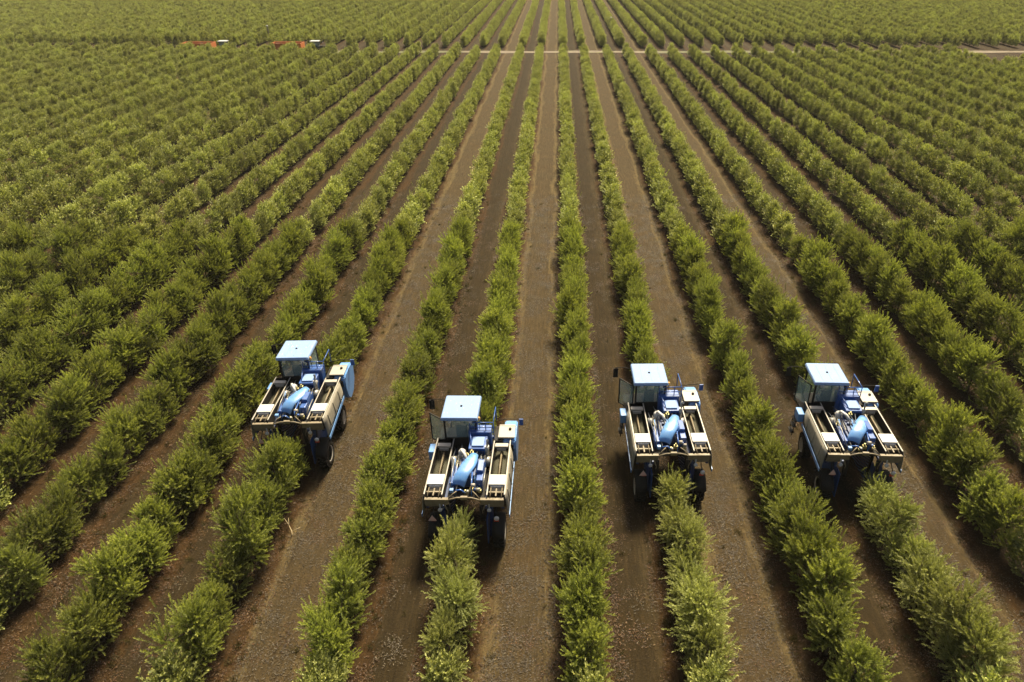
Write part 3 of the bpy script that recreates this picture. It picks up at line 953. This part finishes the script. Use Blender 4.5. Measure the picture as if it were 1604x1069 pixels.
    m.box((-0.34, 0.62, 2.78), (0.30, 1.60, 2.88), bev=0.03)
    for k in range(5):
        m.lathe([(0, .06), (.10, .05)], (-0.22 + 0.11 * k, 1.25, 2.88), 'Z', 10)
    m.build('engine_block', M['navy'], T)
    m = MB()                                                     # curved diagonal hood, light blue
    rows = []
    a0, a1 = Vector((0.28, 1.75, 3.02)), Vector((-0.32, 0.30, 2.80))
    for k in range(11):
        u = k / 10
        c = a0.lerp(a1, u) + Vector((0.07 * math.sin(u * math.pi), 0, 0.16 * math.sin(u * math.pi * 0.8)))
        if u > .8: c.z -= (u - .8) * 1.0
        wv = 0.24 * (1 - 0.25 * abs(u - 0.5)) * (0.75 + 0.4 * min(1, u * 3))
        rows.append([c + Vector((math.cos(q) * wv * 1.05, 0.30 * math.cos(q) * wv * -1, -0.10 + math.sin(q) * 0.12)) for q in [math.pi * j / 8 for j in range(9)]])
    m.sheet(rows, 0.02)
    hood = m.build('engine_hood', M['skyblue'], T)
    m = MB()
    m.tube([(-0.42, 0.10, 2.36), (-0.36, 0.08, 2.62), (-0.18, 0.0, 2.72), (0.0, 0.02, 2.5)], 0.035, 8)
    m.tube([(0.22, -0.05, 2.36), (0.24, 0.0, 2.9), (0.25, 0.7, 2.95)], 0.03, 8)
    m.build('hood_support', M['blue'], hood)
    m = MB()                                                     # blue side cowls
    m.box((0.38, 0.30, 2.34), (0.62, 1.55, 2.92), bev=0.03)
    MB().box((-0.66, 0.35, 2.34), (-0.46, 1.35, 2.72), bev=0.03).build('cowl', M['blue'], T)
    m.prism([(0.32, 2.92), (0.62, 2.92), (0.60, 3.06), (0.40, 3.08)], 'Y', 0.7, 1.3)
    m.build('cowl', M['blue'], T)
    m = MB()                                                     # radiator housing behind the hood
    m.box((-0.10, 1.95, 2.34), (0.60, 2.75, 3.10), bev=0.03)
    m.box((-0.20, 2.85, 2.34), (0.72, 3.35, 3.22), bev=0.03)
    rad = m.build('radiator_housing', M['blue'], T)
    m = MB()
    m.box((0.02, 2.05, 3.10), (0.50, 2.62, 3.17), bev=0.02)
    m.build('radiator_lid', M['roofwhite'], rad)
    m = MB()
    for k in range(9):
        m.box((-0.04 + k * 0.066, 1.915, 2.45), (-0.015 + k * 0.066, 1.945, 3.0))
    m.build('grille', M['dark'], rad)
    # cross beam with guard rail behind the cab
    m = MB()
    for z in (3.10, 3.34, 3.58):
        m.tube([(-0.16, 3.02, z), (0.82, 3.02, z)], 0.022, 7)
    for xx in (-0.16, 0.16, 0.5, 0.82):
        m.tube([(xx, 3.02, 2.3), (xx, 3.02, 3.58)], 0.022, 7)
    m.tube([(0.82, 3.02, 3.58), (0.82, 4.1, 3.58), (0.82, 4.1, 2.9)], 0.022, 7)
    m.tube([(-0.16, 3.02, 3.34), (0.0, 2.2, 3.2), (0.0, 1.9, 2.6)], 0.022, 7)
    m.build('guard_rail', M['blue'], T)
    # air filter, exhaust, fan, pumps
    m = MB()
    m.lathe([(0, .05), (.03, .15), (.40, .15), (.46, .10), (.50, .03)], (-0.36, 2.0, 2.52), 'Z', 22)
    m.tube([(-0.36, 2.0, 2.95), (-0.36, 1.85, 3.12), (-0.2, 1.6, 3.1), (-0.1, 1.4, 2.95)], 0.06, 10)
    m.build('air_filter', M['white'], T)
    m = MB()
    m.tube([(0.60, 1.9, 2.5), (0.64, 1.95, 3.0), (0.66, 2.05, 3.45), (0.70, 1.90, 3.55)], 0.05, 12)
    m.lathe([(0, .085), (.45, .085)], (0.64, 1.98, 2.75), 'Z', 16)
    m.build('exhaust_pipe', M['galv'], T)
    for sx in (-1, 1):
        m = MB()
        m.lathe([(-.10, .08), (-.10, .20), (.10, .20), (.10, .08)], (sx * 0.68, 1.75, 2.62), 'X', 24)
        m.box((sx * 0.68 - 0.09, 1.75, 2.34), (sx * 0.68 + 0.09, 2.05, 2.6), bev=0.01)
        m.build('cleaning_fan', M['galv'], T)
    for (xx, yy, zz, s_) in ((0.05, 1.85, 2.95, .07), (-0.12, 1.75, 2.92, .055), (0.20, 0.25, 2.5, .08), (-0.02, 0.12, 2.46, .06), (-0.5, 1.6, 2.6, .07), (0.52, 0.12, 2.55, .06)):
        m = MB()
        m.box((xx - s_, yy - s_, zz - s_), (xx + s_, yy + s_, zz + s_), bev=0.015)
        m.lathe([(0, s_ * .6), (s_ * 1.2, s_ * .5)], (xx, yy, zz + s_), 'Z', 10)
        m.build('valve_block', M['brass'], T)
    g = random.Random(5)
    m = MB()
    for k in range(22):
        a = Vector((g.uniform(-.6, .6), g.uniform(0.0, .8), g.uniform(2.36, 2.7)))
        b = Vector((a.x + g.uniform(-.25, .25), g.uniform(1.4, 2.6), g.uniform(2.5, 2.9)))
        mdl = a.lerp(b, .5) + Vector((g.uniform(-.12, .12), 0, g.uniform(.12, .35)))
        pts = [a, a.lerp(mdl, .5) + Vector((0, 0, .07)), mdl, mdl.lerp(b, .5) + Vector((0, 0, .05)), b]
        m.tube(pts, 0.014 if k % 3 else 0.022, 6)
    m.build('hydraulic_hose', M['hose'], T)
    m = MB()
    for k in range(16):
        a = Vector((g.choice([-.6, -.5, -.36, .5, .62]), g.uniform(0.1, .5), g.uniform(2.5, 2.75)))
        b = a + Vector((g.uniform(-.08, .08), g.uniform(1.0, 1.8), g.uniform(.0, .25)))
        m.tube([a, a.lerp(b, .5) + Vector((0, 0, .05)), b], 0.017, 6)
    m.build('steel_pipe', M['galv'], T)
    m = MB()
    for k in range(10):
        a = Vector((g.uniform(-.62, .62), g.uniform(0.0, 1.2), g.uniform(2.45, 2.8)))
        b = a + Vector((g.uniform(-.15, .15), g.uniform(.3, .9), g.uniform(.05, .35)))
        m.tube([a, a.lerp(b, .5) + Vector((0, 0, .06)), b], 0.02, 6)
    m.build('coolant_pipe', M['skyblue'], T)
    for k in range(8):
        c = Vector((g.uniform(-.6, .62), g.choice([.05, .2, 1.35, 1.7, 1.85, 2.3]), g.uniform(2.55, 2.9)))
        m = MB()
        q = g.uniform(.045, .085)
        if k % 2: m.box(c - Vector((q, q, q)), c + Vector((q, q, q)), bev=.012)
        else: m.lathe([(-q, q * .5), (-q, q), (q, q), (q, q * .5)], c, 'YX'[k % 4 == 0], 14)
        m.build('engine_fitting', M[['cream', 'skyblue', 'galv', 'blue'][k % 4]], T)
    # cab, offset to the left at the front
    cx0, cx1, cy0, cy1, cz0, cz1 = -1.22, 0.14, 3.02, 4.45, 2.28, 3.72
    m = MB()
    m.box((cx0, cy0, cz0 - 0.10), (cx1, cy1, cz0 + 0.02), bev=0.02)
    m.box((cx0 + .01, cy0 + .01, cz0 + .02), (cx1 - .01, cy0 + .05, cz0 + 0.50))
    for (xx, yy) in ((cx0 + .04, cy0 + .04), (cx1 - .04, cy0 + .04), (cx0 + .04, cy1 - .04), (cx1 - .04, cy1 - .04)):
        m.box((xx - .035, yy - .035, cz0), (xx + .035, yy + .035, cz1))
    m.box((cx0, cy0, cz1 - .07), (cx1, cy0 + .06, cz1)); m.box((cx0, cy1 - .06, cz1 - .07), (cx1, cy1, cz1))
    cab = m.build('cab', M['dark'], T)
    m = MB()
    m.box((cx0 - .10, cy0 - .12, cz1 + .001), (cx1 + .08, cy1 + .12, cz1 + .15), bev=0.055, taper=(.95, .95))
    for xx in (-0.9, -0.5, -0.1):
        m.box((xx - .015, cy0 + .1, cz1 + .140), (xx + .015, cy1 - .1, cz1 + .158))
    m.build('cab_roof', M['roofwhite'], cab)
    for (name_, x_0, x_1, y_0, y_1, z_, n_) in (('roof_litter', cx0, cx1, cy0, cy1, cz1 + .153, 70), ('deck_litter', -.6, .6, .1, 3.2, 2.35, 160)):
        gl = random.Random(n_)
        m = MB()
        for k in range(n_):
            c = Vector((gl.uniform(x_0, x_1), gl.uniform(y_0, y_1), z_))
            a = gl.uniform(0, 6.28); l = gl.uniform(.015, .04)
            u = Vector((math.cos(a) * l, math.sin(a) * l, gl.uniform(0, .008))); v_ = Vector((-math.sin(a) * .008, math.cos(a) * .008, .004))
            m.bm.faces.new([m.bm.verts.new(c + q) for q in (-u, v_, u, -v_)])
        m.build(name_, M['brass'], cab if name_ == 'roof_litter' else T)['kind'] = 'stuff'
    m = MB()
    m.lathe([(0, .05), (.03, .045), (.04, .02)], (-.55, 3.75, cz1 + .15), 'Z', 12)
    m.build('antenna', M['dark'], cab)
    m = MB()
    m.box((cx0 + .08, cy0 + .028, cz0 + .52), (cx1 - .08, cy0 + .034, cz1 - .08))
    m.box((cx0 + .08, cy1 - .034, cz0 + .05), (cx1 - .08, cy1 - .028, cz1 - .08))
    m.box((cx1 - .034, cy0 + .08, cz0 + .05), (cx1 - .028, cy1 - .08, cz1 - .08))
    m.build('cab_window', M['glass'], cab)
    m = MB()
    m.box((-0.80, 3.35, 2.45), (-0.30, 3.85, 2.60), bev=0.04)
    m.box((-0.78, 3.28, 2.58), (-0.32, 3.40, 3.20), bev=0.04)
    m.build('cab_seat', M['seat'], cab)
    m = MB()
    m.tube([(-0.55, 4.35, 2.3), (-0.55, 4.15, 2.95)], 0.03, 8)
    pts = [(-0.55 + .19 * math.cos(a), 4.12 + .09 * math.sin(a), 2.98 + .16 * math.sin(a)) for a in [2 * math.pi * k / 16 for k in range(17)]]
    m.tube(pts, 0.016, 6)
    m.build('steering_wheel', M['dark'], cab)
    m = MB()
    m.lathe([(0, .05), (.02, .055), (.11, .05), (.14, .02)], (0.24, 3.1, 3.66), 'Z', 14)
    m.build('beacon', M['amber'], T)
    MB().tube([(0.24, 3.08, 3.0), (0.24, 3.1, 3.66)], 0.014, 6).build('beacon_post', M['dark'], T)
    # work lamps under the rear roof edge
    for xx in (-0.95, -0.1):
        m = MB()
        m.box((xx - .07, cy0 - .09, cz1 - .12), (xx + .07, cy0 - .03, cz1 - .02), bev=0.015)
        m.build('work_lamp', M['white'], cab)
    # glazed door standing open on the left
    d = empty('cab_door', (cx0 - .02, cy0 + .35, cz0 - .22), R(0), T)
    d.rotation_euler = (0, 0, R(48))
    m = MB()
    m.box((-.02, 0, 0), (.02, .04, 1.35)); m.box((-.02, .86, 0), (.02, .90, 1.35))
    m.box((-.02, .04, 0), (.02, .86, .04)); m.box((-.02, .04, 1.31), (.02, .86, 1.35))
    m.tube([(-.05, .78, .55), (-.05, .78, .8)], .012, 6)
    m.build('door_frame', M['dark'], d)
    MB().box((-.004, .04, .04), (.004, .86, 1.31)).build('door_pane', M['glass'], d)
    # ladder and step box on the left
    m = MB()
    m.tube([(-1.55, 3.2, 2.3), (-1.75, 3.2, 0.75)], .02, 7); m.tube([(-1.55, 3.65, 2.3), (-1.75, 3.65, 0.75)], .02, 7)
    for k in range(5):
        u = (k + .5) / 5
        m.box((-1.55 - .2 * u - .09, 3.2, 2.3 - 1.55 * u - .015), (-1.55 - .2 * u + .09, 3.65, 2.3 - 1.55 * u + .015))
    m.build('ladder', M['dark'], T)
    m = MB()
    m.box((-1.86, 2.55, 1.98), (-1.58, 3.10, 2.42), bev=0.04)
    m.build('tool_box', M['skyblue'], T)
    m = MB()
    m.box((-1.60, 3.06, 2.22), (-1.22, 4.4, 2.27))
    m.build('cab_platform', M['dark'], T)
    # mirrors
    m = MB()
    m.tube([(cx0, 4.40, 3.62), (-1.55, 4.55, 3.66), (-1.98, 4.60, 3.60)], .017, 6)
    ml = m.build('mirror_arm', M['dark'], T)
    MB().box((-2.06, 4.56, 3.10), (-1.84, 4.60, 3.58), bev=0.012).build('mirror', M['dark'], ml)
    m = MB()
    m.tube([(0.82, 3.9, 3.0), (1.35, 3.9, 3.12), (1.90, 3.9, 3.10)], .017, 6)
    mr = m.build('mirror_arm', M['dark'], T)
    MB().box((1.80, 3.87, 2.80), (1.98, 3.92, 3.12), bev=0.012).build('mirror', M['blue'], mr)
    # lights, reflectors and triangle under the rear beam
    for sx in (-1, 1):
        m = MB()
        m.lathe([(0, .075), (-.05, .08), (-.07, .05)], (sx * 0.92, -0.47, 2.16), 'Y', 16)
        m.box((sx * .92 - .02, -.46, 2.16), (sx * .92 + .02, -.42, 2.40))
        m.build('tail_light', M['white'], T)
        MB().box((sx * 1.18 - .09, -0.62, 1.70), (sx * 1.18 + .09, -0.58, 1.79), bev=.01).build('reflector', M['red'], T)
        m = MB()
        m.tube([(sx * 1.15, -0.36, 2.2), (sx * 1.18, -0.58, 1.95), (sx * 1.18, -0.6, 1.65)], .02, 6)
        m.build('lamp_bracket', M['dark'], T)
    MB().prism([(-1.36, 1.76), (-1.06, 1.76), (-1.21, 2.02)], 'Y', -0.66, -0.635).build('warning_triangle', M['triangle'], T)
    m = MB()
    m.lathe([(0, .09), (-.05, .095), (-.08, .05)], (1.20, -0.63, 1.90), 'Y', 16)
    m.build('work_lamp', M['white'], T)
    # mudguards
    for sx in (-1, 1):
        m = MB()
        rows = []
        for k in range(8):
            a = R(20 + k * 20)
            rows.append([(sx * 1.22 + q, 0.70 * math.cos(a), 0.62 + 0.72 * math.sin(a)) for q in (-.24, 0, .24)])
        m.sheet(rows, .015)
        m.build('mudguard', M['dark'], T)
    return T

proto = make_harvester()
HL = ['blue olive harvester at far left, its pale right panel and rounded blue tank showing',
      'blue olive harvester nearest the camera, second from left, seen squarely from behind',
      'blue olive harvester third from left, a light blue box on its left flank',
      'blue olive harvester farthest right, its shaded left side panel turned to the camera']
for k, (i, y) in enumerate(HARV):
    o = proto if k == 0 else copy_tree(proto)
    o.location = (row_x(i) - (0.40 if k == 3 else 0), y, 0.02)
    o.rotation_euler = (0, 0, R([2.0, -0.6, 0.8, -2.0][k]))
    for ch in o.children:
        nm = ch.name.split('.')[0]
        if nm == 'engine_hood':
            ch.rotation_euler = (0, 0, R([0, 4, -3, -9][k]))
        elif nm == 'cab_door':
            ch.rotation_euler = (0, 0, R([30, 52, 40, 24][k]))
        elif nm == 'wheel' and ch.location.y > 1:
            ch.rotation_euler = (0, 0, R([3, -2, 1, -4][k]))
        elif nm == 'engine_fitting':
            ch.location = (random.uniform(-.06, .06), random.uniform(-.1, .1), random.uniform(-.02, .05))
    tag(o, HL[k], 'harvester', 'olive harvesters driving abreast along the rows')

# ------------------------------------------------------------------ trailers and tractors on the headland
def make_trailer():
    T = empty('harvest_trailer')
    m = MB()
    m.prism([(-1.15, 0.95), (1.15, 0.95), (1.25, 2.30), (1.19, 2.30), (1.09, 1.0), (-1.09, 1.0), (-1.19, 2.30), (-1.25, 2.30)], 'X', -2.9, 2.9)
    m.box((-2.95, -1.22, .95), (-2.88, 1.22, 2.32)); m.box((2.88, -1.22, .95), (2.95, 1.22, 2.32))
    body = m.build('trailer_body', M['orange'], T)
    m = MB()
    for s in (-1, 1):
        for k in range(6):
            x = -2.5 + k
            m.box((x - .05, s * 1.21 - .04, .95), (x + .05, s * 1.21 + .08, 2.3), rot=(-s * R(4), 0, 0))
        m.box((-2.95, s * 1.25 - .05, 2.28), (2.95, s * 1.25 + .05, 2.38))
    m.build('trailer_rib', M['orange'], body)
    m = MB()
    m.sheet([[(-2.8 + 5.6 * i / 12, -1.1 + 2.2 * j / 6, 1.9 + .35 * math.sin(math.pi * j / 6) * (0.6 + .4 * math.sin(i * 1.1))) for j in range(7)] for i in range(13)], .05)
    m.build('olive_load', M['sign'], T)
    m = MB()
    m.box((-2.8, -.45, .78), (2.8, -.33, .95)); m.box((-2.8, .33, .78), (2.8, .45, .95))
    m.tube([(2.8, 0, .85), (4.0, 0, .6)], .07, 8)
    m.build('drawbar', M['dark'], T)
    for x in (-.75, .75):
        for s in (-1, 1):
            w_ = make_wheel(T, x, s * 1.0, .48, .34, 1)
            w_.rotation_euler = (0, 0, R(90 * s))
    return T
def make_tractor():
    T = empty('tractor')
    for x, r, w_ in ((0, .78, .42), (2.15, .5, .32)):
        for s in (-1, 1):
            q = make_wheel(T, x, s * .78, r, w_, 1)
            q.rotation_euler = (0, 0, R(90 * s))
    m = MB()
    m.box((1.0, -.36, .85), (2.75, .36, 1.55), bev=.08, taper=(.96, .85))
    m.build('bonnet', M['dark'], T)
    MB().box((-.4, -.30, .55), (2.5, .30, .86), bev=.03).build('chassis', M['dark'], T)
    m = MB()
    for x, y in ((-.5, -.6), (-.5, .6), (.95, -.55), (.95, .55)):
        m.box((x - .04, y - .04, .9), (x + .04, y + .04, 2.45))
    m.box((-.55, -.65, .85), (1.0, .65, .95))
    m.box((-.5, -.55, .95), (0, .55, 1.3), bev=.05)
    cb = m.build('cab', M['dark'], T)
    MB().box((-.72, -.76, 2.45), (1.12, .76, 2.62), bev=.06).build('cab_roof', M['white'], cb)
    m = MB()
    m.box((-.505, -.54, 1.3), (-.495, .54, 2.42)); m.box((.945, -.5, 1.3), (.955, .5, 2.42))
    m.box((-.45, -.605, 1.0), (.9, -.595, 2.42)); m.box((-.45, .595, 1.0), (.9, .605, 2.42))
    m.build('cab_window', M['glass'], cb)
    for s in (-1, 1):
        m = MB()
        m.sheet([[(.86 * math.cos(a), s * .78 + q, .8 + .88 * math.sin(a)) for q in (-.25, 0, .25)] for a in [R(15 + 20 * k) for k in range(8)]], .02)
        m.build('fender', M['dark'], T)
    MB().tube([(1.7, .25, 1.5), (1.7, .25, 2.3)], .04, 8).build('exhaust_pipe', M['galv'], T)
    return T
def at_pix(px, x_guess_y):
    # point on the road seen at that pixel column
    y = x_guess_y
    for _ in range(6):
        zc = project(0, y, 1.8)[2]
        x = (px - X_VP) * zc / F_PX
        y = road_y(x) + 0.1
    return x, y
rz = math.atan(ROAD_SLOPE)
tr0, tc0 = make_trailer(), make_tractor()
for k, (pa, pb, la, lb) in enumerate([(450, 492, 'larger looking orange harvest trailer on the headland, nearer the middle of the field', 'white roofed tractor in front of the more central orange trailer'),
                                      (310, 348, 'orange harvest trailer farther left on the headland, half hidden by olive crowns', 'white roofed tractor in front of the far left orange trailer')]):
    a = tr0 if k == 0 else copy_tree(tr0)
    b = tc0 if k == 0 else copy_tree(tc0)
    x, y = at_pix(pa, 155); a.location = (x, y, -.15); a.rotation_euler = (0, 0, rz); a.scale = (1, 1, .82)
    x, y = at_pix(pb, 155); b.location = (x, y, -.15); b.rotation_euler = (0, 0, rz); b.scale = (.95, .95, .86)
    tag(a, la, 'trailer', 'orange harvest trailers on the headland')
    tag(b, lb, 'tractor', 'white roofed tractors on the headland')

# white standpipe among the far rows and a pair of pale posts
def standpipe(px, py, h, label):
    ct, st = math.cos(PITCH), math.sin(PITCH)
    zc = F_PX * (CAM_H - h) / ((py - V_H) * ct)
    y = (zc - (CAM_H - h) * st) / ct
    x = (px - X_VP) * zc / F_PX
    T = empty('irrigation_standpipe', (x, y, 0))
    m = MB(); m.lathe([(0, .17), (h - .3, .17), (h - .28, .22), (h - .02, .22), (h, .15)], (0, 0, 0), 'Z', 16); m.build('pipe', M['white'], T)
    m = MB(); m.tube([(0, 0, h * .7), (.3, 0, h * .72)], .08, 10); m.build('valve', M['dark'], T)
    tag(T, label, 'standpipe')
standpipe(957, 27, 2.6, 'white irrigation standpipe at a gap in the far rows, right of centre')
standpipe(418, 40, 3.2, 'pale irrigation standpipe above the far rows left of the central orange trailer')

# a broken branch lying beside the row behind the leftmost harvester
def on_ground(px, py):
    ct, st = math.cos(PITCH), math.sin(PITCH)
    zc = F_PX * CAM_H / ((py - V_H) * ct)
    return (px - X_VP) * zc / F_PX, (zc - CAM_H * st) / ct
x, y = on_ground(457, 832)
m = MB()
m.tube([(-.35, .35, .32), (-.15, .15, .22), (.05, -.1, .06), (.12, -.28, .02)], [.008, .014, .018, .02], 7)
m.tube([(-.1, .1, .22), (-.2, .4, .3)], [.014, .006], 6)
m.tube([(.1, -.12, .1), (.35, .05, .12)], [.012, .005], 6)
br = m.build('broken_branch', M['deadwood'])
br.location = (x, y, .03)
tag(br, 'pale broken branch lying beside the row behind the leftmost harvester', 'branch')

# ------------------------------------------------------------------ thin air haze over the orchard
hm, hn, hout = new_mat('haze_air')
pv = hn.nodes.new('ShaderNodeVolumePrincipled')
pv.inputs['Color'].default_value = (0.95, 0.93, 0.85, 1)
pv.inputs['Density'].default_value = 0.00013
hn.links.new(pv.outputs[0], hout.inputs['Volume'])
hz = MB().box((-4100, -1600, -1.2), (4100, 4600, 24)).build('haze', hm)
tag(hz, 'thin pale air haze over the far rows', kind='stuff')
